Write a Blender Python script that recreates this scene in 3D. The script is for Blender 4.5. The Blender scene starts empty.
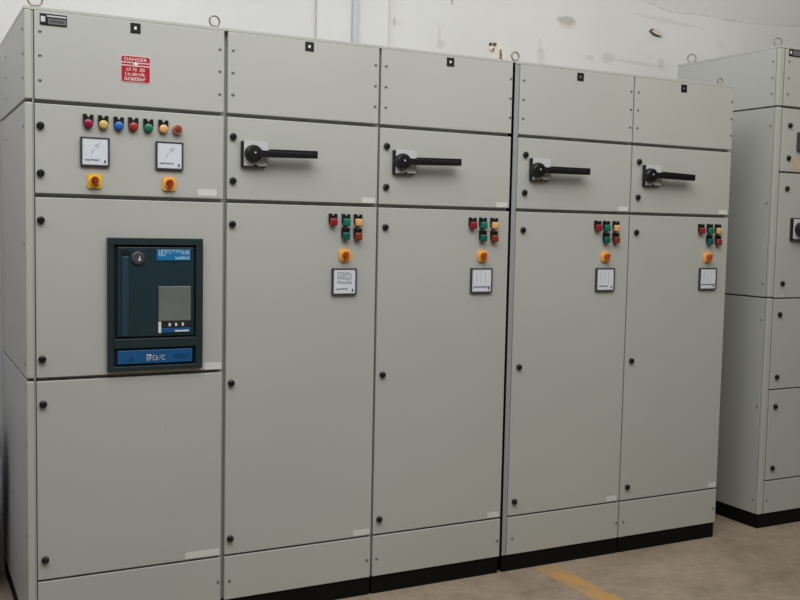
import bpy, bmesh, math, random
from mathutils import Vector, Matrix
PI = math.pi
S = bpy.context.scene
COL = S.collection

# ------------------------------------------------------------------ materials
def srgb(r, g, b):
    f = lambda c: (c/12.92 if c <= .04045 else ((c+.055)/1.055)**2.4)
    return (f(r/255), f(g/255), f(b/255), 1)

def new_mat(name):
    m = bpy.data.materials.new(name); m.use_nodes = True
    nt = m.node_tree; b = nt.nodes['Principled BSDF']
    return m, nt, b

def simple(name, rgb, rough=.5, metal=0., noise=0.04, scale=30, bump=0., spec=.5):
    m, nt, b = new_mat(name)
    b.inputs['Roughness'].default_value = rough
    b.inputs['Metallic'].default_value = metal
    b.inputs['Specular IOR Level'].default_value = spec
    c = srgb(*rgb)
    tc = nt.nodes.new('ShaderNodeTexCoord')
    n = nt.nodes.new('ShaderNodeTexNoise'); n.inputs['Scale'].default_value = scale; n.inputs['Detail'].default_value = 3
    nt.links.new(tc.outputs['Object'], n.inputs['Vector'])
    r = nt.nodes.new('ShaderNodeValToRGB')
    r.color_ramp.elements[0].position = .3; r.color_ramp.elements[1].position = .7
    r.color_ramp.elements[0].color = tuple(x*(1-noise) for x in c[:3])+(1,)
    r.color_ramp.elements[1].color = tuple(min(1, x*(1+noise)) for x in c[:3])+(1,)
    nt.links.new(n.outputs['Fac'], r.inputs['Fac'])
    nt.links.new(r.outputs['Color'], b.inputs['Base Color'])
    if bump:
        bp = nt.nodes.new('ShaderNodeBump'); bp.inputs['Strength'].default_value = bump; bp.inputs['Distance'].default_value = .001
        nt.links.new(n.outputs['Fac'], bp.inputs['Height']); nt.links.new(bp.outputs['Normal'], b.inputs['Normal'])
    return m

def painted_metal(name, rgb):
    m, nt, b = new_mat(name)
    b.inputs['Roughness'].default_value = .42
    b.inputs['Specular IOR Level'].default_value = .4
    geo = nt.nodes.new('ShaderNodeNewGeometry')
    n1 = nt.nodes.new('ShaderNodeTexNoise'); n1.inputs['Scale'].default_value = 1.4; n1.inputs['Detail'].default_value = 4
    n2 = nt.nodes.new('ShaderNodeTexNoise'); n2.inputs['Scale'].default_value = 420; n2.inputs['Detail'].default_value = 2
    nt.links.new(geo.outputs['Position'], n1.inputs['Vector']); nt.links.new(geo.outputs['Position'], n2.inputs['Vector'])
    c = srgb(*rgb)
    r = nt.nodes.new('ShaderNodeValToRGB')
    r.color_ramp.elements[0].position = .3; r.color_ramp.elements[1].position = .7
    r.color_ramp.elements[0].color = tuple(x*.965 for x in c[:3])+(1,)
    r.color_ramp.elements[1].color = tuple(x*1.025 for x in c[:3])+(1,)
    nt.links.new(n1.outputs['Fac'], r.inputs['Fac']); nt.links.new(r.outputs['Color'], b.inputs['Base Color'])
    bp = nt.nodes.new('ShaderNodeBump'); bp.inputs['Strength'].default_value = .12; bp.inputs['Distance'].default_value = .0006
    nt.links.new(n2.outputs['Fac'], bp.inputs['Height']); nt.links.new(bp.outputs['Normal'], b.inputs['Normal'])
    return m

M = {}
M['paint'] = painted_metal('grey_powder_coat', (186, 187, 182))
M['post_grey'] = simple('bare_post_grey', (158, 160, 163), .5)
M['sticker'] = simple('label_strip', (222, 222, 217), .3)  # white raised to carry the glint on the lower strips
M['cream'] = simple('cream_strip', (196, 184, 160), .5)
M['black'] = simple('black_plastic', (20, 20, 21), .38, noise=.1)
M['black_paint'] = simple('plinth_black', (9, 9, 10), .7, noise=.15, scale=12, spec=.2)
M['gap_shade'] = simple('gap_shade_black', (16, 16, 16), .9, spec=.1)
M['screw'] = simple('zinc_screw', (132, 132, 127), .45, .4)
M['steel'] = simple('eyebolt_steel', (140, 130, 114), .4, .6, noise=.15)
M['fascia'] = simple('handle_plate', (205, 206, 208), .35)
M['white'] = simple('white_print', (228, 228, 226), .5)
M['red_sign'] = simple('danger_red', (176, 16, 40), .4)
M['sign_border'] = simple('sign_white', (226, 190, 192), .5)
M['meter_frame'] = simple('meter_bezel', (62, 64, 68), .4)
M['meter_face'] = simple('meter_face', (222, 228, 236), .25)
M['ink'] = simple('ink_blue', (60, 66, 110), .6)
M['ink_grey'] = simple('ink_grey', (140, 146, 150), .6)
M['ink_black'] = simple('ink_black', (28, 28, 32), .6)
M['sel_yellow'] = simple('selector_yellow', (236, 192, 50), .4)
M['sel_orange'] = simple('selector_orange', (244, 178, 82), .4)
M['knob_red'] = simple('knob_red', (150, 52, 26), .4)
M['knob_orange'] = simple('knob_orange', (172, 78, 24), .4)
M['l_magenta'] = simple('lens_magenta', (142, 26, 70), .3)
M['l_yellow'] = simple('lens_yellow', (206, 178, 88), .3)
M['l_blue'] = simple('lens_blue', (40, 104, 184), .3)
M['l_red'] = simple('lens_red', (160, 46, 30), .3)
M['l_crimson'] = simple('lens_crimson', (150, 36, 42), .3)
M['l_green'] = simple('lens_green', (26, 116, 94), .3)
M['l_teal'] = simple('lens_teal', (18, 96, 84), .2)
M['l_orange'] = simple('lens_orange', (226, 174, 112), .3)
M['l_brown'] = simple('lens_brown', (136, 54, 34), .3)
M['l_pink'] = simple('button_pink', (176, 112, 106), .3)
M['acb_frame'] = simple('breaker_frame', (30, 47, 51), .45, noise=.06)
M['acb_back'] = simple('breaker_panel', (32, 54, 62), .35, noise=.1)
M['acb_bar'] = simple('breaker_bar', (42, 66, 80), .35, noise=.1)
M['acb_dark'] = simple('breaker_recess', (10, 18, 22), .5)
M['acb_blue'] = simple('breaker_blue', (18, 86, 142), .45)
M['acb_metal'] = simple('breaker_metal', (116, 122, 120), .35, .1, noise=.1, scale=8)
M['acb_label'] = simple('breaker_label_blue', (26, 116, 176), .4)
M['acb_ink'] = simple('breaker_label_ink', (170, 214, 236), .5)
M['acb_ring'] = simple('breaker_ring', (74, 66, 76), .5)
M['plate_grey'] = simple('nameplate_grey', (128, 128, 132), .3, .3)
M['conduit'] = simple('conduit_paint', (178, 181, 192), .5)
M['plastic_wrap'] = simple('blue_white_plastic', (196, 202, 222), .3, noise=.35, scale=14)
M['hole'] = simple('wall_hole', (86, 78, 66), .9)
M['plaster'] = simple('bare_plaster', (196, 188, 178), .9)
M['plug'] = simple('wall_plug', (214, 202, 178), .6)

def N(nt, t, **kw):
    n = nt.nodes.new(t)
    for k, v in kw.items(): setattr(n, k, v)
    return n
def math_n(nt, op, a, b=None, c=None):
    n = nt.nodes.new('ShaderNodeMath'); n.operation = op
    for i, v in enumerate((a, b, c)):
        if v is None: continue
        if isinstance(v, (int, float)): n.inputs[i].default_value = v
        else: nt.links.new(v, n.inputs[i])
    return n.outputs[0]

def wall_material():
    m, nt, b = new_mat('whitewashed_plaster')
    b.inputs['Roughness'].default_value = .85
    geo = N(nt, 'ShaderNodeNewGeometry'); sep = N(nt, 'ShaderNodeSeparateXYZ')
    nt.links.new(geo.outputs['Position'], sep.inputs[0])
    X, Z = sep.outputs[0], sep.outputs[2]
    n = N(nt, 'ShaderNodeTexNoise'); n.inputs['Scale'].default_value = 1.3; n.inputs['Detail'].default_value = 6
    nt.links.new(geo.outputs['Position'], n.inputs['Vector'])
    r = N(nt, 'ShaderNodeValToRGB')
    r.color_ramp.elements[0].position = .35; r.color_ramp.elements[1].position = .65
    r.color_ramp.elements[0].color = srgb(198, 197, 196); r.color_ramp.elements[1].color = srgb(206, 205, 204)
    nt.links.new(n.outputs['Fac'], r.inputs['Fac'])
    col = r.outputs['Color']
    jn = N(nt, 'ShaderNodeTexNoise'); jn.inputs['Scale'].default_value = 22; jn.inputs['Detail'].default_value = 5
    nt.links.new(geo.outputs['Position'], jn.inputs['Vector'])
    jit = jn.outputs['Fac']
    def mix(fac, color):
        nonlocal col
        x = N(nt, 'ShaderNodeMix', data_type='RGBA')
        nt.links.new(fac, x.inputs['Factor']); nt.links.new(col, x.inputs['A']); x.inputs['B'].default_value = color
        col = x.outputs['Result']
    def blob(x, z, rx, rz, color, amt, rot=0.):
        dx = math_n(nt, 'SUBTRACT', X, x); dz = math_n(nt, 'SUBTRACT', Z, z)
        c, s = math.cos(rot), math.sin(rot)
        u = math_n(nt, 'ADD', math_n(nt, 'MULTIPLY', dx, c/rx), math_n(nt, 'MULTIPLY', dz, s/rx))
        v = math_n(nt, 'ADD', math_n(nt, 'MULTIPLY', dx, -s/rz), math_n(nt, 'MULTIPLY', dz, c/rz))
        d = math_n(nt, 'ADD', math_n(nt, 'MULTIPLY', u, u), math_n(nt, 'MULTIPLY', v, v))
        d = math_n(nt, 'ADD', d, math_n(nt, 'MULTIPLY_ADD', jit, 1.2, -.6))
        f = math_n(nt, 'MULTIPLY', math_n(nt, 'SUBTRACT', 1., d), amt)
        n_ = nt.nodes.new('ShaderNodeClamp'); nt.links.new(f, n_.inputs[0]); n_.inputs[2].default_value = amt*.6
        mix(n_.outputs[0], color)
    G = srgb(156, 154, 151)
    # stains, smears and patched spots with shapes of their own
    blob(2.827, 2.624, .075, .026, srgb(140, 132, 116), .9)
    blob(2.83, 2.600, .07, .020, srgb(182, 168, 156), .6)
    blob(3.113, 2.452, .05, .035, G, .55); blob(2.99, 2.441, .035, .02, G, .5)
    blob(3.32, 2.445, .24, .012, G, .45, -.03); blob(3.50, 2.452, .03, .04, G, .5)
    blob(2.663, 2.42, .03, .05, G, .5); blob(2.655, 2.47, .012, .05, G, .35)
    blob(2.045, 2.42, .03, .025, srgb(160, 158, 150), .6); blob(2.04, 2.47, .01, .05, G, .4)
    blob(1.80, 2.50, .05, .02, G, .2); blob(2.109, 2.645, .008, .025, srgb(90, 88, 88), .9)
    blob(1.785, 2.50, .008, .03, srgb(110, 108, 106), .6)
    blob(2.395, 2.42, .07, .06, srgb(222, 212, 196), .7)
    blob(1.52, 2.62, .03, .02, G, .3)
    blob(3.55, 2.70, .3, .015, G, .35, -.05); blob(3.95, 2.60, .05, .02, G, .25)
    blob(4.0, 2.76, .05, .012, G, .4)
    # ragged crack along the edge of an older plaster coat, top right
    crack = [(3.0, 2.94), (3.3243, 2.80), (3.5467, 2.752), (3.7747, 2.765), (4.0931, 2.756), (4.6, 2.784), (5.6, 2.80), (7, 2.82)]
    above = None
    wob = math_n(nt, 'MULTIPLY_ADD', jit, .05, -.025)
    for (x0, z0), (x1, z1) in zip(crack, crack[1:]):
        k = (z1-z0)/(x1-x0)
        line = math_n(nt, 'ADD', math_n(nt, 'MULTIPLY_ADD', X, k, z0-k*x0), wob)
        d = math_n(nt, 'SUBTRACT', Z, line)
        inx = math_n(nt, 'MULTIPLY', math_n(nt, 'GREATER_THAN', X, x0), math_n(nt, 'LESS_THAN', X, x1))
        ab = math_n(nt, 'MULTIPLY', inx, math_n(nt, 'GREATER_THAN', d, 0.))
        near = math_n(nt, 'MULTIPLY', math_n(nt, 'LESS_THAN', math_n(nt, 'ABSOLUTE', d), .0035), math_n(nt, 'MULTIPLY', inx, math_n(nt, 'GREATER_THAN', jit, .44)))
        mix(math_n(nt, 'MULTIPLY', ab, .45), srgb(188, 187, 185))
        mix(math_n(nt, 'MULTIPLY', near, .55), srgb(168, 163, 157))
    nt.links.new(col, b.inputs['Base Color'])
    bp = N(nt, 'ShaderNodeBump'); bp.inputs['Strength'].default_value = .25; bp.inputs['Distance'].default_value = .004
    nt.links.new(jit, bp.inputs['Height']); nt.links.new(bp.outputs['Normal'], b.inputs['Normal'])
    return m

def floor_colour(nt, geo):
    n = N(nt, 'ShaderNodeTexNoise'); n.inputs['Scale'].default_value = 2.4; n.inputs['Detail'].default_value = 8; n.inputs['Roughness'].default_value = .62
    n.inputs['Distortion'].default_value = .6
    nt.links.new(geo.outputs['Position'], n.inputs['Vector'])
    r = N(nt, 'ShaderNodeValToRGB'); e = r.color_ramp.elements
    e[0].position = .25; e[0].color = srgb(128, 113, 99); e[1].position = .75; e[1].color = srgb(163, 147, 129)
    m_ = e.new(.5); m_.color = srgb(148, 133, 117)
    nt.links.new(n.outputs['Fac'], r.inputs['Fac'])
    n2 = N(nt, 'ShaderNodeTexNoise'); n2.inputs['Scale'].default_value = 14; n2.inputs['Detail'].default_value = 6; n2.inputs['Distortion'].default_value = 1.5
    nt.links.new(geo.outputs['Position'], n2.inputs['Vector'])
    r2 = N(nt, 'ShaderNodeValToRGB'); e = r2.color_ramp.elements
    e[0].position = .35; e[0].color = (.78, .77, .76, 1); e[1].position = .6; e[1].color = (1.04, 1.03, 1.02, 1)
    nt.links.new(n2.outputs['Fac'], r2.inputs['Fac'])
    x = N(nt, 'ShaderNodeMix', data_type='RGBA', blend_type='MULTIPLY'); x.inputs['Factor'].default_value = .7
    nt.links.new(r.outputs['Color'], x.inputs['A']); nt.links.new(r2.outputs['Color'], x.inputs['B'])
    return x.outputs['Result'], n2.outputs['Fac']

def floor_material():
    m, nt, b = new_mat('dusty_concrete'); b.inputs['Roughness'].default_value = .7
    geo = N(nt, 'ShaderNodeNewGeometry')
    c, h = floor_colour(nt, geo)
    nt.links.new(c, b.inputs['Base Color'])
    bp = N(nt, 'ShaderNodeBump'); bp.inputs['Strength'].default_value = .3; bp.inputs['Distance'].default_value = .003
    nt.links.new(h, bp.inputs['Height']); nt.links.new(bp.outputs['Normal'], b.inputs['Normal'])
    return m

def line_material():
    m, nt, b = new_mat('worn_yellow_paint'); b.inputs['Roughness'].default_value = .65
    geo = N(nt, 'ShaderNodeNewGeometry')
    c, h = floor_colour(nt, geo)
    n = N(nt, 'ShaderNodeTexNoise'); n.inputs['Scale'].default_value = 9; n.inputs['Detail'].default_value = 7
    nt.links.new(geo.outputs['Position'], n.inputs['Vector'])
    r = N(nt, 'ShaderNodeValToRGB'); r.color_ramp.elements[0].position = .34; r.color_ramp.elements[1].position = .6
    r.color_ramp.elements[0].color = (.25, .25, .25, 1)
    r.color_ramp.elements[1].color = (.72, .72, .72, 1)
    nt.links.new(n.outputs['Fac'], r.inputs['Fac'])
    x = N(nt, 'ShaderNodeMix', data_type='RGBA'); nt.links.new(r.outputs['Color'], x.inputs['Factor'])
    nt.links.new(c, x.inputs['A']); x.inputs['B'].default_value = srgb(194, 146, 70)
    nt.links.new(x.outputs['Result'], b.inputs['Base Color'])
    return m

# ------------------------------------------------------------------ mesh helpers (everything drawn in metres, room coordinates)
def box(bm, x0, x1, y0, y1, z0, z1, bev=0., seg=2):
    g = bmesh.ops.create_cube(bm, size=1)
    vs = g['verts']
    for v in vs:
        v.co = Vector((x0+(v.co.x+.5)*(x1-x0), y0+(v.co.y+.5)*(y1-y0), z0+(v.co.z+.5)*(z1-z0)))
    if bev:
        es = list({e for v in vs for e in v.link_edges})
        bmesh.ops.bevel(bm, geom=es, offset=bev, segments=seg, affect='EDGES', profile=.5)
    return bm

def lathe(bm, cx, cz, prof, seg=24):
    """prof: (radius, y) from the front cap back to the wall; axis along y"""
    rings = []
    for r, y in prof:
        if r <= 1e-6: rings.append([bm.verts.new((cx, y, cz))])
        else: rings.append([bm.verts.new((cx+r*math.cos(2*PI*i/seg), y, cz+r*math.sin(2*PI*i/seg))) for i in range(seg)])
    for a, b_ in zip(rings, rings[1:]):
        for i in range(seg):
            j = (i+1) % seg
            if len(a) == 1 and len(b_) > 1: bm.faces.new((a[0], b_[i], b_[j]))
            elif len(b_) == 1 and len(a) > 1: bm.faces.new((a[i], b_[0], a[j]))
            elif len(a) > 1: bm.faces.new((a[i], b_[i], b_[j], a[j]))
    if len(rings[0]) > 1: bm.faces.new(rings[0])
    if len(rings[-1]) > 1: bm.faces.new(rings[-1])
    return bm

def prism(bm, pts, y0, y1):
    """outline pts (x,z), extruded from y0 (front) to y1"""
    a = [bm.verts.new((x, y0, z)) for x, z in pts]; b_ = [bm.verts.new((x, y1, z)) for x, z in pts]
    bm.faces.new(a); bm.faces.new(b_[::-1])
    for i in range(len(pts)):
        j = (i+1) % len(pts); bm.faces.new((a[i], b_[i], b_[j], a[j]))
    return bm

def rrect(x0, x1, z0, z1, r, n=4, corners=(1, 1, 1, 1)):
    pts = []
    for k, (cx, cz, a0) in enumerate(((x1-r, z1-r, 0), (x0+r, z1-r, 90), (x0+r, z0+r, 180), (x1-r, z0+r, 270))):
        if corners[k]:
            for i in range(n+1):
                a = math.radians(a0+90*i/n); pts.append((cx+r*math.cos(a), cz+r*math.sin(a)))
        else:
            s = ((x1, z1), (x0, z1), (x0, z0), (x1, z0))[k]; pts.append(s)
    return pts

def frame(bm, X0, X1, Z0, Z1, x0, x1, z0, z1, y0, y1):
    """rectangular ring"""
    box(bm, X0, X1, y0, y1, z1, Z1, .002); box(bm, X0, X1, y0, y1, Z0, z0, .002)
    box(bm, X0, x0, y0, y1, z0-.001, z1+.001); box(bm, x1, X1, y0, y1, z0-.001, z1+.001)
    return bm

def torus(bm, c, R, r, ang=0., squash=1., seg=28, ts=8, a0=0, a1=2*PI):
    """ring standing upright, turned by ang about z"""
    rings = []
    full = abs(a1-a0-2*PI) < 1e-6
    n = seg if full else seg+1
    for i in range(n):
        a = a0+(a1-a0)*i/seg
        ring = []
        for j in range(ts):
            t = 2*PI*j/ts
            rr = R+r*math.cos(t)
            p = Vector((rr*math.cos(a), r*math.sin(t), rr*math.sin(a)*squash))
            p = Matrix.Rotation(ang, 3, 'Z') @ p
            ring.append(bm.verts.new(p+Vector(c)))
        rings.append(ring)
    for i in range(seg):
        A, B = rings[i], rings[(i+1) % n]
        for j in range(ts):
            bm.faces.new((A[j], A[(j+1) % ts], B[(j+1) % ts], B[j]))
    if not full:
        bm.faces.new(rings[0]); bm.faces.new(rings[-1][::-1])
    return bm

def vcyl(bm, c, r, h, seg=16, r2=None):
    bmesh.ops.create_cone(bm, cap_ends=True, segments=seg, radius1=r, radius2=r if r2 is None else r2, depth=h,
                          matrix=Matrix.Translation((c[0], c[1], c[2]+h/2)))
    return bm

def glyphs(bm, x0, x1, z0, z1, y, n, seed, dens=3):
    """illegible lettering: n small characters made of short strokes"""
    rnd = random.Random(seed); w = (x1-x0)/n; h = z1-z0; t = min(w, h)*.17
    for i in range(n):
        a = x0+i*w+w*.08; b_ = x0+(i+1)*w-w*.08
        if rnd.random() < .8: box(bm, a, a+t, y, y+.0004, z0, z1)
        if rnd.random() < .55: box(bm, b_-t, b_, y, y+.0004, z0, z1)
        for k in rnd.sample((0, 1, 2), min(dens, 2)):
            zc = z0+(h-t)*k/2; box(bm, a, b_, y-.0001, y+.0003, zc, zc+t)
    return bm

def text_into(bm, s, cx, cz, height, width, y):
    cu = bpy.data.curves.new('t', 'FONT'); cu.body = s; cu.extrude = 0
    o = bpy.data.objects.new('t', cu); COL.objects.link(o)
    bpy.context.view_layer.update()
    me = bpy.data.meshes.new_from_object(o.evaluated_get(bpy.context.evaluated_depsgraph_get()))
    bpy.data.objects.remove(o); bpy.data.curves.remove(cu)
    xs = [v.co.x for v in me.vertices]; ys = [v.co.y for v in me.vertices]
    sx = width/(max(xs)-min(xs)); sy = height/(max(ys)-min(ys))
    mx, my = (max(xs)+min(xs))/2, (max(ys)+min(ys))/2
    base = [bm.verts.new((cx+(v.co.x-mx)*sx, y, cz+(v.co.y-my)*sy)) for v in me.vertices]
    for p in me.polygons:
        try: bm.faces.new([base[i] for i in p.vertices])
        except ValueError: pass
    bpy.data.meshes.remove(me)
    return bm

WPOS = {}
def thing(name, loc, label, cat, group=None):
    o = bpy.data.objects.new(name, None); COL.objects.link(o); o.location = loc
    o.empty_display_size = .1
    o['label'] = label; o['category'] = cat
    if group: o['group'] = group
    WPOS[o] = Vector(loc); return o

CACHE = {}
def obj(name, bm, mat, parent=None, smooth=False, label=None, origin=None, key=None):
    """link a bmesh drawn in room coordinates as one object whose origin sits at its own middle"""
    if key is not None and key in CACHE:
        me = CACHE[key]; c = Vector(origin); bm.free()
    else:
        xs = [v.co for v in bm.verts]
        if origin is None:
            lo = Vector([min(v[i] for v in xs) for i in range(3)]); hi = Vector([max(v[i] for v in xs) for i in range(3)])
            c = (lo+hi)/2
        else: c = Vector(origin)
        bmesh.ops.translate(bm, verts=bm.verts, vec=-c)
        bmesh.ops.recalc_face_normals(bm, faces=bm.faces)
        me = bpy.data.meshes.new(name); bm.to_mesh(me); bm.free()
        me.materials.append(M[mat] if isinstance(mat, str) else mat)
        if smooth:
            for p in me.polygons: p.use_smooth = True
            try: me.set_sharp_from_angle(angle=math.radians(35))
            except Exception: pass
        if key is not None: CACHE[key] = me
    o = bpy.data.objects.new(name, me); COL.objects.link(o)
    WPOS[o] = c
    if parent: o.parent = parent; o.location = c-WPOS[parent]
    else: o.location = c
    if label: o['label'] = label
    return o

B = bmesh.new

# ------------------------------------------------------------------ shared fittings
def latch(parent, x, z, fy=0.):
    bm = B(); lathe(bm, x, z, [(.0095, fy-.011), (.0125, fy-.009), (.0125, fy-.003), (.0135, fy-.002), (.0135, fy+.001)], 8)
    box(bm, x-.004, x+.004, fy-.014, fy-.010, z-.009, z+.007, .001)
    obj('latch', bm, 'black', parent, origin=(x, fy, z), key=('latch',))
def screw(parent, x, z, fy=0., side=False, px=0.):
    bm = B()
    if side:
        lathe(bm, 0, 0, [(0, -.003), (.004, -.0028), (.0058, -.0015), (.006, 0.0005)], 12)
        bmesh.ops.rotate(bm, verts=bm.verts, matrix=Matrix.Rotation(-PI/2, 3, 'Z'))
        bmesh.ops.translate(bm, verts=bm.verts, vec=(px, x, z))
        obj('screw', bm, 'screw', parent, origin=(px, x, z), key=('screw_side',), smooth=True)
    else:
        lathe(bm, x, z, [(0, fy-.003), (.004, fy-.0028), (.0058, fy-.0015), (.006, fy+.0005)], 12)
        obj('screw', bm, 'screw', parent, origin=(x, fy, z), key=('screw',), smooth=True)
def strip(parent, x0, x1, z0, z1, fy=0., mat='sticker'):
    bm = B(); prism(bm, rrect(x0, x1, z0, z1, .004), fy-.0008, fy+.0002)
    obj('label_strip', bm, mat, parent)
def badge(parent, x, z, fy=0.):
    bm = B(); box(bm, x-.0175, x+.0175, fy-.0018, fy+.0002, z-.0175, z+.0175, .0008)
    p = obj('maker_badge', bm, 'black', parent)
    bm = B(); prism(bm, rrect(x-.005, x+.004, z-.005, z+.005, .002), fy-.0024, fy-.0016)
    return p, bm
def pilot_lamp(t, x, z, lens, text, square=False):
    if not square: z += .005
    bm = B()
    prism(bm, [(x-.017, z+.024), (x-.006, z+.024), (x-.001, z+.014), (x+.002, z+.014), (x+.007, z+.023), (x+.017, z+.023),
               (x+.017, z-.004), (x-.017, z-.004)], -.009, .001)
    lathe(bm, x, z-.008, [(.0155, -.007), (.0165, -.005), (.0165, .001)], 20)
    p = obj('pilot_lamp', bm, 'black', t)
    bm = B()
    if square:
        box(bm, x-.0145, x+.0145, -.022, -.005, z-.0225, z+.006, .005, 3)
    else:
        lathe(bm, x, z-.008, [(0, -.0185), (.008, -.018), (.0125, -.0165), (.015, -.014), (.0155, -.011), (.0155, -.005)], 24)
    obj('lens', bm, lens, p, smooth=True, label=text)
def push_button(t, x, z):
    bm = B(); lathe(bm, x, z, [(.0115, -.006), (.012, -.016), (.016, -.016), (.0175, -.012), (.0175, .001)], 24)
    p = obj('push_button', bm, 'l_pink', t, smooth=True, label='pinkish ring of a push button')
    bm = B(); lathe(bm, x, z, [(0, -.0195), (.008, -.019), (.0115, -.016), (.0115, -.004)], 20)
    obj('button_cap', bm, 'l_brown', p, smooth=True)
def selector(t, x, z, plate, knob, lean, sz=.025, rnd_=.45):
    bm = B(); prism(bm, rrect(x-sz, x+sz, z-sz, z+sz, sz*rnd_, 6), -.006, .0005)
    lathe(bm, x, z, [(.019, -.010), (.021, -.008), (.021, -.005)], 24)
    p = obj('selector_switch', bm, plate, t)
    bm = B(); lathe(bm, x, z+.002, [(.011, -.022), (.0125, -.019), (.0135, -.009)], 20)
    g = B(); prism(g, [(x-.004, z-.019), (x+.004, z-.019), (x+.0065, z+.008), (x+.004, z+.014), (x-.004, z+.014), (x-.0065, z+.008)], -.030, -.012)
    bmesh.ops.rotate(g, verts=g.verts, cent=(x, 0, z), matrix=Matrix.Rotation(lean, 3, 'Y'))
    me = bpy.data.meshes.new('tmp'); g.to_mesh(me); g.free(); bm.from_mesh(me); bpy.data.meshes.remove(me)
    obj('knob', bm, knob, p)
def meter(t, x0, x1, z0, z1, kind, seed):
    d = .011; bm = B()
    frame(bm, x0, x1, z0, z1, x0+.006, x1-.006, z0+.006, z1-.006, -d, .0005)
    p = obj('panel_meter', bm, 'meter_frame', t)
    bm = B(); box(bm, x0+.004, x1-.004, -d+.002, -.0005, z0+.004, z1-.004)
    f = obj('meter_face', bm, 'meter_face', p)
    y = -d+.0014; w = x1-x0; h = z1-z0; cx = (x0+x1)/2
    bm = B()
    if kind == 'dial':
        # scale arc, tick marks and needle
        for k in range(14):
            a = math.radians(172-6*k*.95); R = w*.52
            px, pz = x1-w*.16+R*math.cos(a), z0+h*.22+R*math.sin(a)
            if k in (4, 5, 9, 10): box(bm, px-.0025, px+.0025, y, y+.0006, pz-.0008, pz+.0008)
            box(bm, px-.0006, px+.0006, y, y+.0006, pz-.0006, pz+.0016)
        prism(bm, [(x1-w*.52, z0+h*.70), (x1-w*.50, z0+h*.68), (x1-w*.32, z0+h*.80), (x1-w*.33, z0+h*.81)], y, y+.0006)
    elif kind == 'grid':
        for k in range(3): glyphs(bm, x0+w*.2, x1-w*.2, z0+h*(.42+.16*k), z0+h*(.53+.16*k), y, 5, seed+k)
    else:
        for k in range(3): box(bm, x0+w*.26+k*w*.2, x0+w*.27+k*w*.2, y, y+.0006, z0+h*.34, z0+h*.84)
    obj('scale_marks', bm, 'ink_grey', p)
    bm = B()
    if kind == 'flap': box(bm, x0+w*.12, x1-w*.1, y-.001, y+.0006, z0+h*.235, z0+h*.26)
    else: glyphs(bm, x0+w*.15, x0+w*.64, z0+h*.19, z0+h*.245, y, 9, seed+9)
    prism(bm, [(x1-w*.2, z0+h*.12), (x1-w*.13, z0+h*.12), (x1-w*.145, z0+h*.23), (x1-w*.185, z0+h*.23)], y, y+.0006)
    obj('meter_print', bm, 'ink', p)
def isolator(t, px0, px1, pz0, pz1, hx, hz, ex, ez):
    hx += .0065+.0028*(hx+.4); ex += .0045+.0028*(ex+.4)
    bm = B(); box(bm, px0-.0015, px1-.008, -.016, .0005, pz0-.001, pz1-.0025, .002)
    p = obj('isolator_handle', bm, 'black', t, label='black isolator handle on its mounting plate')
    bm = B()
    c = (px0+px1)/2
    prism(bm, [(px0+.006, pz0+.002), (c-.008, pz0+.002), (c-.005, pz0+.007), (c+.006, pz0+.007), (c+.009, pz0+.002), (px1-.006, pz0+.004),
               (px1-.003, pz0+.03), (px1-.003, pz1-.016), (px1-.010, pz1-.001), (px0+.006, pz1)], -.020, -.0155)
    obj('mounting_plate', bm, 'fascia', p, label='light grey plate behind the handle')
    bm = B(); lathe(bm, hx, hz, [(.010, -.046), (.026, -.045), (.0305, -.041), (.0325, -.033), (.033, -.019)], 28)
    obj('hub', bm, 'black', p, smooth=True)
    bm = B(); lathe(bm, hx+.001, hz+.003, [(0, -.0485), (.003, -.048), (.0042, -.045)], 12)
    obj('hub_screw', bm, 'fascia', p, smooth=True)
    bm = B()
    # lever: neck at the hub, long flat bar with a squared end
    prism(bm, [(hx+.012, hz+.014), (hx+.050, hz+.012), (hx+.058, hz+.018), (ex, ez+.015), (ex, ez-.013), (hx+.058, hz-.012),
               (hx+.050, hz-.010), (hx+.012, hz-.014)], -.048, -.030)
    box(bm, hx+.05, ex-.008, -.050, -.046, (hz+ez)/2-.004, (hz+ez)/2+.008, .001)
    obj('lever', bm, 'black', p)
def eyebolt(t, x, y, z0, ang=0., R=.0205, squash=1., a0=0, a1=2*PI):
    bm = B(); vcyl(bm, (x, y, z0-.001), .012, .006, 16); vcyl(bm, (x, y, z0+.004), .007, .005, 12)
    torus(bm, (x, y, z0+.006+R*squash), R, .0032, ang, squash, a0=a0, a1=a1)
    obj('eyebolt', bm, 'steel', t, smooth=True)

ZP, Z4, Z3, Z2, Z1, ZT = .0725, .2446, .9493, 1.5774, 1.8905, 2.2
def panel(name, t, x0, x1, z0, z1, fy=0., th=.0245, bev=.0022):
    bm = B(); box(bm, x0, x1, fy, fy+th, z0, z1, bev)
    return obj(name, bm, 'paint', t)

def shell(t, x0, x1, y1, zt, fy=0., over=0.):
    bm = B(); box(bm, x0, x1, fy+.025, y1, ZP, zt-.0117)
    obj('enclosure', bm, 'paint', t)
    bm = B(); box(bm, x0-over, x1, fy, y1, zt-.0115, zt, .001)
    obj('roof', bm, 'paint', t)
    bm = B(); box(bm, x0-over+.004, x1-.004, fy+.006, y1-.01, 0, ZP-.0002, .001)
    obj('plinth', bm, 'black_paint', t)

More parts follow.
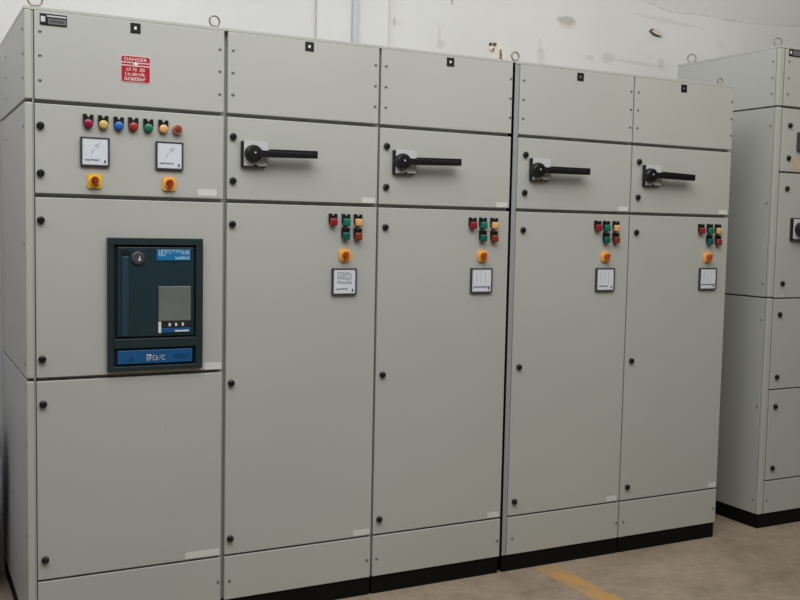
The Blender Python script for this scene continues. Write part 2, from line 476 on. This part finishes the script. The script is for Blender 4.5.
def left_side(t, xs, fy, zt, zg, y1, xd, gaps=.0055, sy=(.037,)):
    """side sheets, corner post pieces and the strip along the doors, split where the grooves run round the corner"""
    zz = [ZP+.001]+sum([[g-gaps, g+gaps] for g in zg], [])+[zt-.0120]
    for a, b_ in zip(zz[::2], zz[1::2]):
        bm = B(); box(bm, xs, xs+.022, fy+.021, y1, a, b_, .002)
        sp = obj('side_panel', bm, 'paint', t)
        bm = B(); box(bm, xs, xd-.007, fy, fy+.0185, a, b_, .004, 3)
        obj('corner_post', bm, 'paint', t)
        yield sp, a, b_

GROUP = 'grey switchgear cabinets bolted in the long row'
# ================================================================== cabinet with the breaker
t = thing('switchgear_cabinet', (.31, .4, 0), 'grey switchgear cabinet at the row\'s left end with dark breaker window and red danger sign', 'cabinet', GROUP)
XS = -.0318
shell(t, XS+.024, .657, .87, ZT, over=.024)
bm = B(); box(bm, -.0065, -.0035, .002, .028, ZP, ZT-.012); obj('door_jamb', bm, 'paint', t)
for sp, a, b_ in left_side(t, XS, 0, ZT, (Z3, Z1), .87, 0.):
    if a > 1.8: sc = [(.037, 2.128), (.037, 2.047), (.037, 1.967), (.60, 2.115), (.60, 2.036), (.60, 1.957)]
    elif a > .9: sc = [(.037, 1.807), (.037, 1.41), (.037, 1.0), (.61, 1.80)]
    else: sc = [(.037, .72), (.037, .4), (.45, .45)]
    for y, z in sc: screw(sp, y, z, side=True, px=XS)
d1 = .0; e1 = .6574-.0070
tp = panel('top_panel', t, d1, e1, Z1+.006, 2.1883)
for x, z in [(.0184, 2.1215), (.0179, 2.0425), (.0174, 1.9605), (.634, 2.1224), (.634, 2.0439), (.634, 1.9619)]: screw(tp, x, z)
p, bm = badge(t, .3324, 2.1635); obj('badge_mark', bm, 'white', p)
# nameplate
bm = B(); box(bm, .018, .104, -.003, .0003, 2.1425, 2.1795, .0008); np_ = obj('nameplate', bm, 'black', t)
bm = B(); box(bm, .0205, .0345, -.0038, -.0028, 2.152, 2.170); glyphs(bm, .044, .098, 2.1712, 2.1748, -.0036, 9, 5); box(bm, .040, .1015, -.0036, -.0028, 2.1695, 2.1745)
obj('plate_print', bm, 'fascia', np_)
bm = B(); box(bm, .044, .1005, -.0036, -.0028, 2.1465, 2.1645); obj('plate_field', bm, 'plate_grey', np_)
bm = B(); glyphs(bm, .050, .095, 2.152, 2.160, -.0041, 9, 8); obj('plate_lettering', bm, 'ink_black', np_)
# danger sign
bm = B(); prism(bm, rrect(.2815, .3845, 1.9765, 2.069, .009), -.0012, .0002); ds = obj('danger_sign', bm, 'sign_border', t, label='red and white danger sign')
bm = B()
prism(bm, rrect(.2845, .3815, 2.0475, 2.066, .006, corners=(1, 1, 0, 0)), -.0018, -.001)
box(bm, .2845, .3245, -.0018, -.001, 2.0375, 2.0425); box(bm, .3415, .3815, -.0018, -.001, 2.0375, 2.0425)
prism(bm, rrect(.2845, .3815, 1.9795, 2.0325, .006, corners=(0, 0, 1, 1)), -.0018, -.001)
obj('sign_field', bm, 'red_sign', ds)
bm = B(); text_into(bm, 'DANGER', .333, 2.0563, .011, .078, -.0021)
lathe(bm, .333, 2.0405, [(.0065, -.0024), (.007, -.0018)], 16)
box(bm, .3295, .3365, -.0024, -.0018, 2.031, 2.036)
for k, (za, zb) in enumerate(((2.016, 2.027), (2.0005, 2.0105), (1.984, 1.995))):
    for j, (xa, xb, n) in enumerate(((.298, .316, 3), (.323, .336, 2), (.344, .364, 3))):
        glyphs(bm, xa-.002*k, xb+.002*k, za, zb, -.0022, n, 20+k*5+j)
obj('sign_lettering', bm, 'white', ds)
# instrument door
dr = panel('door', t, d1, e1, Z2+.006, Z1-.0078)
latch(dr, .0175, 1.8095); latch(dr, .0175, 1.651); strip(dr, .556, .625, 1.593, 1.617)
for (x, z, l, s) in [(.172, 1.828, 'l_magenta', 'magenta red lens'), (.222, 1.827, 'l_yellow', 'yellow lens'), (.2743, 1.826, 'l_blue', 'blue lens'),
                     (.3239, 1.827, 'l_red', 'red lens'), (.3759, 1.8255, 'l_green', 'green lens'), (.4287, 1.8255, 'l_orange', 'pale orange lens')]:
    pilot_lamp(t, x, z, l, s)
push_button(t, .4786, 1.8236)
meter(t, .1455, .2425, 1.681, 1.7805, 'dial', 1); meter(t, .4015, .4995, 1.6805, 1.7795, 'dial', 7)
selector(t, .1931, 1.631, 'sel_yellow', 'knob_red', -.25); selector(t, .4506, 1.631, 'sel_orange', 'knob_red', .1)
# breaker door
dr = panel('door', t, d1, e1, Z3+.006, Z2-.0078)
latch(dr, .0172, 1.493); latch(dr, .0188, 1.0195); strip(dr, .582, .6475, .9565, .982)
ax0, ax1, az0, az1 = .2340, .5715, .9665, 1.4375
AW, AH = ax1-ax0, az1-az0
fx = lambda u: ax0+AW*u
fz = lambda v: az1-AH*v
bm = B()
frame(bm, ax0, ax1, az0, az1, fx(.06), fx(.925), fz(.965), fz(.052), -.016, .0005)
box(bm, fx(.065), fx(.93), -.0145, .0, fz(.828), fz(.757), .002)
ac = obj('circuit_breaker', bm, 'acb_frame', t, label='dark blue-green breaker surround')
bm = B(); box(bm, fx(.07), fx(.93), -.003, .0004, fz(.97), fz(.04)); obj('recess', bm, 'acb_dark', ac)
bm = B(); box(bm, fx(.10), fx(.905), -.010, -.002, fz(.742), fz(.070), .002); obj('breaker_front', bm, 'acb_back', ac)
bm = B(); box(bm, fx(.145), fx(.215), -.014, -.009, fz(.735), fz(.14), .002); obj('side_bar', bm, 'acb_bar', ac)
bm = B(); box(bm, fx(.145), fx(.23), -.012, -.0095, fz(.125), fz(.085), .001); obj('vent', bm, 'acb_dark', ac)
bm = B(); lathe(bm, fx(.312), fz(.152), [(.012, -.018), (.019, -.018), (.024, -.014), (.024, -.009)], 24); obj('racking_key', bm, 'acb_ring', ac, smooth=True)
bm = B(); prism(bm, [(fx(.31), fz(.17)), (fx(.335), fz(.17)), (fx(.325), fz(.13))], -.020, -.017); obj('key_mark', bm, 'sticker', ac)
bm = B(); box(bm, fx(.27), fx(.385), -.0115, -.0095, fz(.098), fz(.083)); obj('trim_line', bm, 'acb_bar', ac)
bm = B(); box(bm, fx(.505), fx(.865), -.0125, -.0095, fz(.168), fz(.085), .001); obj('maker_label', bm, 'acb_label', ac, label='bright blue label')
bm = B(); glyphs(bm, fx(.525), fx(.60), fz(.135), fz(.088), -.0131, 2, 31); glyphs(bm, fx(.605), fx(.855), fz(.118), fz(.089), -.0131, 8, 33)
glyphs(bm, fx(.70), fx(.855), fz(.157), fz(.135), -.0131, 6, 36); box(bm, fx(.70), fx(.857), -.0129, -.012, fz(.158), fz(.152))
obj('label_lettering', bm, 'acb_ink', ac)
bm = B(); box(bm, fx(.525), fx(.87), -.0155, -.0095, fz(.628), fz(.365), .0015); obj('control_plate', bm, 'acb_metal', ac, label='brushed metal plate')
bm = B(); box(bm, fx(.525), fx(.555), -.013, -.0095, fz(.72), fz(.632), .0008)
obj('side_flag', bm, 'white', ac)
for u in (.632, .70, .772):
    bm = B(); box(bm, fx(u), fx(u+.022), -.0158, -.0142, fz(.668), fz(.645)); obj('indicator_flag', bm, 'white', ac)
bm = B(); box(bm, fx(.70), fx(.85), -.0142, -.0132, fz(.712), fz(.700)); obj('band_caption', bm, 'white', ac)
bm = B(); box(bm, fx(.56), fx(.88), -.0145, -.0095, fz(.678), fz(.632), .001); obj('counter_window', bm, 'ink_black', ac)
bm = B(); box(bm, fx(.56), fx(.87), -.0135, -.0095, fz(.718), fz(.682), .001); obj('lower_band', bm, 'acb_blue', ac)
bm = B(); box(bm, fx(.42)-.03, fx(.42)-.012, -.0115, -.0095, fz(.49), fz(.482)); obj('etched_mark', bm, 'acb_bar', ac)
bm = B(); box(bm, fx(.10), fx(.89), -.012, -.002, fz(.948), fz(.845), .002); obj('blue_strip', bm, 'acb_blue', ac, label='blue strip along the bottom')
bm = B(); glyphs(bm, fx(.40), fx(.60), fz(.925), fz(.888), -.0128, 6, 41, 3); box(bm, fx(.40), fx(.45), -.0128, -.0118, fz(.888), fz(.878)); obj('strip_lettering', bm, 'fascia', ac)
bm = B(); glyphs(bm, fx(.70), fx(.845), fz(.915), fz(.885), -.0128, 5, 47); obj('strip_rating', bm, 'acb_back', ac)
bm = B(); prism(bm, [(fx(.21), fz(.925)), (fx(.27), fz(.925)), (fx(.24), fz(.885))], -.0128, -.0118); obj('strip_symbol', bm, 'acb_bar', ac)
# lower door
dr = panel('door', t, d1, e1, Z4+.004, Z3-.006)
latch(dr, .0205, .864); latch(dr, .0245, .3185); strip(dr, .515, .645, .253, .277)
bm = B(); box(bm, .4395, .4415, -.0004, .0002, .735, .768); obj('scratch', bm, 'post_grey', dr)
kp = panel('kick_panel', t, d1, e1, ZP+.002, Z4-.0035)
screw(kp, .640, .1482); screw(kp, .014, .148)
eyebolt(t, .007, .03, ZT, R=.023); eyebolt(t, .6218, .03, ZT, R=.019, ang=.1)

# ================================================================== feeder cabinets
def feeder(label, b0, b1, d0, d1, scr, kn, hp, hub, end, lamps, lens, selx, mt, kind, st, kick, bx, seed, badge_round, eyes):
    t = thing('switchgear_cabinet', ((b0+b1)/2, .4, 0), label, 'cabinet', GROUP)
    shell(t, b0+.0004, b1-.0004, .83, ZT)
    tp = panel('top_panel', t, d0, d1, Z1+.006, 2.1883)
    for x in scr:
        for z in (2.1235, 2.0430, 1.9635): screw(tp, x, z)
    p, bm = badge(t, bx[0], bx[1]-.004)
    obj('badge_mark', bm, 'white' if badge_round else 'screw', p)
    dr = panel('door', t, d0, d1, Z2+.006, Z1-.0078)
    latch(dr, kn[0], 1.812); latch(dr, kn[0], 1.6515); strip(dr, d1-.066, d1-.010, 1.5865, 1.607)
    isolator(t, hp[0], hp[0]+.100, 1.7055, 1.8005, hub[0], hub[1], end[0], end[1])
    dr = panel('door', t, d0, d1, Z4+.004, Z2-.0078)
    latch(dr, kn[1], 1.4925); latch(dr, kn[1], .9015); latch(dr, kn[2], .3095); strip(dr, st[0], st[1], .2535, .276)
    for (x, z), (m, s) in zip(lamps, lens): pilot_lamp(t, x, z, m, s, square=True)
    selector(t, selx, 1.380, 'sel_orange', 'knob_orange', .15+.2*math.sin(seed), .0255, .75)
    meter(t, mt[0], mt[1], 1.226, 1.330, kind, seed)
    kp = panel('kick_panel', t, d0, d1, ZP+.002, Z4-.0035)
    for x in kick: screw(kp, x, .1465)
    for e in eyes: eyebolt(t, *e[:3], **e[3])
    return t
RGO = [('l_crimson', 'red lens'), ('l_green', 'green lens'), ('l_orange', 'pale orange lens'), ('l_teal', 'dark green lens'), ('l_brown', 'red-brown lens')]
feeder('grey switchgear cabinet next to the one with the breaker window, second in the row', .6574, 1.2788, .6645, 1.2791-.005,
       (.683, 1.2585), (.6855, .6848, .6853), (.7155,), (.7456, 1.752), (.9923, 1.758),
       [(1.0851, 1.517), (1.14, 1.517), (1.1914, 1.517), (1.1395, 1.4635), (1.1910, 1.4625)], RGO, 1.1382, (1.084, 1.1880), 'grid', (1.195, 1.2665),
       (.684, 1.2575), (.9803, 2.1697), 11, True, [])
feeder('grey switchgear cabinet left of the dark vertical gap, third in the row', 1.2791, 1.8968, 1.2791+.005, 1.8963,
       (1.3043, 1.8870), (1.3122, 1.3125, 1.310), (1.3395,), (1.360, 1.7528), (1.6191, 1.760),
       [(1.7147, 1.516), (1.7650, 1.517), (1.8202, 1.517), (1.7660, 1.4635), (1.8215, 1.4625)], RGO, 1.7678, (1.7115, 1.8160), 'flap', (1.830, 1.888),
       (1.302, 1.8825), (1.5935, 2.1695), 12, True, [(1.852, .03, ZT, dict(R=.019, ang=1.15))])
feeder('grey switchgear cabinet right of the dark vertical gap, fourth in the row', 1.9100, 2.5502, 1.9345, 2.5504-.004,
       (1.9535, 2.5320), (1.9708, 1.969, 1.965), (1.9935,), (2.0065, 1.7475), (2.2694, 1.751),
       [(2.3652, 1.517), (2.4138, 1.517), (2.4677, 1.517), (2.4150, 1.4635), (2.4690, 1.4635)], RGO, 2.4163, (2.3640, 2.4680), 'bars', (2.474, 2.5314),
       (1.960, 2.5365), (2.2469, 2.1663), 13, False, [(1.9255, .03, ZT, dict(R=.018, ang=0.))])
g4 = [o for o in COL.objects if o.get('label', '').startswith('grey switchgear cabinet right of')][0]
bm = B(); box(bm, 1.9078, 1.9098, .004, .12, ZP, ZT-.006); obj('gap_shade_strip', bm, 'gap_shade', g4, label='black strip for the shade in the gap')  # black strip added to keep the open gap in deep shade
bm = B(); box(bm, 1.9100, 1.9325, .002, .0275, ZP+.001, ZT-.012, .003); 
obj('corner_post', bm, 'post_grey', [o for o in COL.objects if o.get('label', '').startswith('grey switchgear cabinet right of')][0])
feeder('grey switchgear cabinet at the right end of the long row', 2.5506, 3.1565, 2.5504+.0035, 3.156,
       (2.573, 3.1465), (2.5906, 2.589, 2.5925), (2.614,), (2.6234, 1.7514), (2.8747, 1.749),
       [(2.9798, 1.514), (3.0342, 1.515), (3.0861, 1.515), (3.0341, 1.4625), (3.0884, 1.4615)], RGO, 3.0288, (2.9790, 3.0860), 'flap', (3.0992, 3.1500),
       (2.5796, 3.137), (2.8412, 2.1650), 14, False, [(3.0923, .03, ZT, dict(R=.013, ang=-.4))])

# ================================================================== taller cabinet standing apart on the right
RX, RY, RT = 3.457, .009, 2.423
t = thing('switchgear_cabinet', (3.8, .38, 0), 'taller grey cabinet standing apart at the right edge, its side facing the row', 'cabinet')
shell(t, RX+.024, 4.15, .72, RT, fy=RY, over=.024)
for sp, a, b_ in left_side(t, RX, RY, RT, (1.1785, 2.1265), .72, 3.500, gaps=.004):
    if a > 2: sc = [(.046, 2.349), (.046, 2.270), (.046, 2.191)]
    elif a > 1: sc = [(.046, 2.031), (.046, 1.651), (.046, 1.247)]
    else: sc = [(.046, 1.065), (.046, .622), (.046, .141)]
    for y, z in sc: screw(sp, y, z, side=True, px=RX)
q0, q1 = 3.500, 4.143
tp = panel('top_panel', t, q0, q1, 2.1325, RT-.0125, RY)
for z in (2.349, 2.270, 2.191): screw(tp, q0+.026, z, RY)
bm = B(); box(bm, 3.520, 3.62, RY-.003, RY+.0003, 2.376, 2.4105, .001); np_ = obj('nameplate', bm, 'black', t)
bm = B(); box(bm, 3.5235, 3.537, RY-.0038, RY-.0028, 2.386, 2.401); obj('plate_print', bm, 'fascia', np_)
bm = B(); box(bm, 3.545, 3.615, RY-.0036, RY-.0028, 2.380, 2.406); obj('plate_field', bm, 'plate_grey', np_)
zs = [(1.8105, 2.1205, (2.0378, 1.8771)), (1.1785, 1.8015, (1.7259, 1.250)), (.7150, 1.1715, (1.0934, .7755)), (.2470, .7085, (.6243, .3074))]
for a, b_, ks in zs:
    dr = panel('door', t, q0, q1, a, b_, RY)
    for k, z in enumerate(ks): latch(dr, 3.5505 if a > 1.1 else 3.5425, z, RY)
    if a > 1.8: strip(dr, 3.572, 3.74, 1.822, 1.885, RY, 'cream')
kp = panel('kick_panel', t, q0, q1, ZP+.002, .2400, RY); screw(kp, q0+.015, .141, RY)
bm = B(); frame(bm, 3.604, 3.704, 1.918, 2.008, 3.610, 3.698, 1.924, 2.002, RY-.018, RY+.0005); mt = obj('panel_meter', bm, 'meter_frame', t)
bm = B(); box(bm, 3.608, 3.700, RY-.016, RY, 1.922, 2.004); obj('meter_face', bm, 'meter_face', mt)
bm = B(); box(bm, 3.586, 3.676, RY-.016, RY+.0005, 1.468, 1.580, .003); ih = obj('isolator_handle', bm, 'black', t, label='black isolator handle on its mounting plate')
bm = B(); prism(bm, rrect(3.593, 3.676, 1.474, 1.575, .006), RY-.020, RY-.0155); obj('mounting_plate', bm, 'fascia', ih)
bm = B(); lathe(bm, 3.632, 1.524, [(.010, RY-.064), (.026, RY-.063), (.031, RY-.058), (.0335, RY-.045), (.034, RY-.019)], 28); obj('hub', bm, 'black', ih, smooth=True)
bm = B(); box(bm, 3.644, 3.87, RY-.066, RY-.046, 1.512, 1.540, .002); obj('lever', bm, 'black', ih)
eyebolt(t, RX+.033, RY+.045, RT, R=.019, ang=-.6); eyebolt(t, RX+.033, RY+.64, RT, R=.022, ang=-.8)

# ================================================================== the setting
def struct(name, bm, m):
    o = obj(name, bm, m); o['kind'] = 'structure'; return o
M['wall'] = wall_material(); M['floor'] = floor_material(); M['line'] = line_material()
bm = B(); box(bm, -6, 9, -8, 1.1, -.15, 0); struct('floor', bm, 'floor')
bm = B(); box(bm, -6, 9, .9, 1.1, 0, 5.2); struct('wall_back', bm, 'wall')
bm = B(); box(bm, 1.365, 1.740, .872, .9, 0, 5.2, .004); struct('trim_1', bm, 'wall')

bm = B(); box(bm, 1.541, 1.570, .852, .872, .02, 4.9, .004)
for z in (.8, 1.8, 2.85, 3.9): box(bm, 1.535, 1.576, .850, .872, z, z+.03, .002)
o = obj('cable_conduit', bm, 'conduit'); o['label'] = 'pale blue-grey vertical conduit running up the white wall behind the row'; o['category'] = 'conduit'

# remains of old fixings in the plaster
bm = B()
prof = [(3.395, 2.632), (3.418, 2.646), (3.462, 2.640), (3.492, 2.616), (3.470, 2.606), (3.425, 2.611)]
prism(bm, prof, .894, .902)
o = obj('wall_bracket', bm, 'hole'); o['label'] = 'small broken fixing with dark rim on the white wall, above the row\'s right end'; o['category'] = 'wall fixing'
bm = B(); prism(bm, [(3.408, 2.630), (3.425, 2.641), (3.464, 2.634), (3.489, 2.616), (3.470, 2.610), (3.43, 2.617)], .884, .896); obj('plaster_lump', bm, 'plaster', o)
bm = B(); lathe(bm, 2.352, 2.428, [(0, .888), (.012, .889), (.016, .895), (.016, .901)], 14)
o = obj('wall_plug', bm, 'plug', smooth=True); o['label'] = 'cream wall plug with dark screw holes above the third cabinet, near the two eyebolts'; o['category'] = 'wall plug'
for k, (x, z) in enumerate(((2.368, 2.452), (2.343, 2.450), (2.355, 2.424))):
    bm = B(); lathe(bm, x, z, [(0, .884), (.006, .885), (.009-.001*k, .902)], 10); obj('plug_hole', bm, 'hole', o)

# painted line
bm = B(); rnd = random.Random(9)
ys_ = [-.006-.11*k for k in range(50)]
left = [(2.073+rnd.uniform(-.004, .006), y) for y in ys_]; right = [(2.197+rnd.uniform(-.008, .006), y) for y in ys_]
for zc in (.0012,):
    va = [bm.verts.new((x, y, zc)) for x, y in left]; vb = [bm.verts.new((x, y, zc)) for x, y in right]
    vc = [bm.verts.new((x, y, -.0005)) for x, y in left]; vd = [bm.verts.new((x, y, -.0005)) for x, y in right]
    for i in range(49):
        bm.faces.new((va[i], va[i+1], vb[i+1], vb[i])); bm.faces.new((vc[i], vd[i], vd[i+1], vc[i+1]))
        bm.faces.new((va[i], vc[i], vc[i+1], va[i+1])); bm.faces.new((vb[i], vb[i+1], vd[i+1], vd[i]))
    bm.faces.new((va[0], vb[0], vd[0], vc[0])); bm.faces.new((va[-1], vc[-1], vd[-1], vb[-1]))
o = obj('floor_marking', bm, 'line'); o['label'] = 'worn yellow painted line on the concrete floor, running from the row towards the viewer'; o['category'] = 'floor marking'

# wrapped bundle in the corner behind the left end
bm = B()
rnd = random.Random(4)
g = bmesh.ops.create_icosphere(bm, subdivisions=4, radius=1)
for v in g['verts']:
    d = v.co.normalized()
    sx = math.copysign(abs(d.x)**.55, d.x); sy = math.copysign(abs(d.y)**.55, d.y); sz = math.copysign(abs(d.z)**.55, d.z)
    w = 1+.05*math.sin(9*d.x+4*d.z)*math.cos(11*d.z+3*d.y)
    v.co = Vector((-.310+.27*sx*w*.95, .70+.16*sy*w*.9, .405+.40*sz*(1+.02*math.sin(14*d.x))))
mz = min(v.co.z for v in bm.verts)
for v in bm.verts: v.co.z -= mz
o = obj('wrapped_bundle', bm, 'plastic_wrap', smooth=True); o['label'] = 'blue and white plastic wrapped bundle at the far left edge behind the cabinet side'; o['category'] = 'bundle'

# ================================================================== light
w = bpy.data.worlds.new('hall'); S.world = w; w.use_nodes = True
bg = w.node_tree.nodes['Background']; bg.inputs['Color'].default_value = (.95, .97, 1, 1); bg.inputs['Strength'].default_value = .025
def area(name, loc, aim, sx, sy, e, col=(1, 1, 1)):
    l = bpy.data.lights.new(name, 'AREA'); l.shape = 'RECTANGLE'; l.size = sx; l.size_y = sy; l.energy = e; l.color = col
    o = bpy.data.objects.new(name, l); COL.objects.link(o); o.location = loc
    o.rotation_euler = (Vector(aim)-Vector(loc)).to_track_quat('-Z', 'Y').to_euler()
# unseen area lights added above and in front of the row, balanced for tone
for name, loc, e, c in (('overhead_fill_left', (-1.7, -1.1, 4.15), 50, (1, 1, 1)), ('overhead_fill_middle', (.6, -1.8, 4.6), 80, (.98, 1, 1.02)),
                        ('overhead_fill_outer', (.5, -3.2, 5), 46, (1, 1, .98)), ('overhead_fill_right', (3.2, -3.6, 4.6), 54, (1, .98, .86)),
                        ('overhead_fill_far', (4.0, -.8, 4.3), 26, (1, .97, .84))):
    area(name, loc, (1.2, .2, 1.4), 3.0, 2.2, e, c)

# ================================================================== camera
cam = bpy.data.cameras.new('camera'); co = bpy.data.objects.new('camera', cam); COL.objects.link(co); S.camera = co
cam.sensor_fit = 'HORIZONTAL'; cam.sensor_width = 36; cam.lens = 984.453*36/800; cam.clip_start = .05
yaw, pit, rol = math.radians(27.1631), math.radians(-4.2176), math.radians(1.1620)
fw = Vector((math.sin(yaw)*math.cos(pit), math.cos(yaw)*math.cos(pit), math.sin(pit)))
r0 = Vector((math.cos(yaw), -math.sin(yaw), 0)); u0 = r0.cross(fw)
rr = r0*math.cos(rol)+u0*math.sin(rol); uu = -r0*math.sin(rol)+u0*math.cos(rol)
Mx = Matrix((rr, uu, -fw)).transposed()
co.matrix_world = Matrix.Translation((-.4207, -3.5202, 1.4929)) @ Mx.to_4x4()

S.view_settings.view_transform = 'Standard'; S.view_settings.look = 'None'
S.view_settings.exposure = 0; S.view_settings.gamma = 1; S.view_settings.use_curve_mapping = False
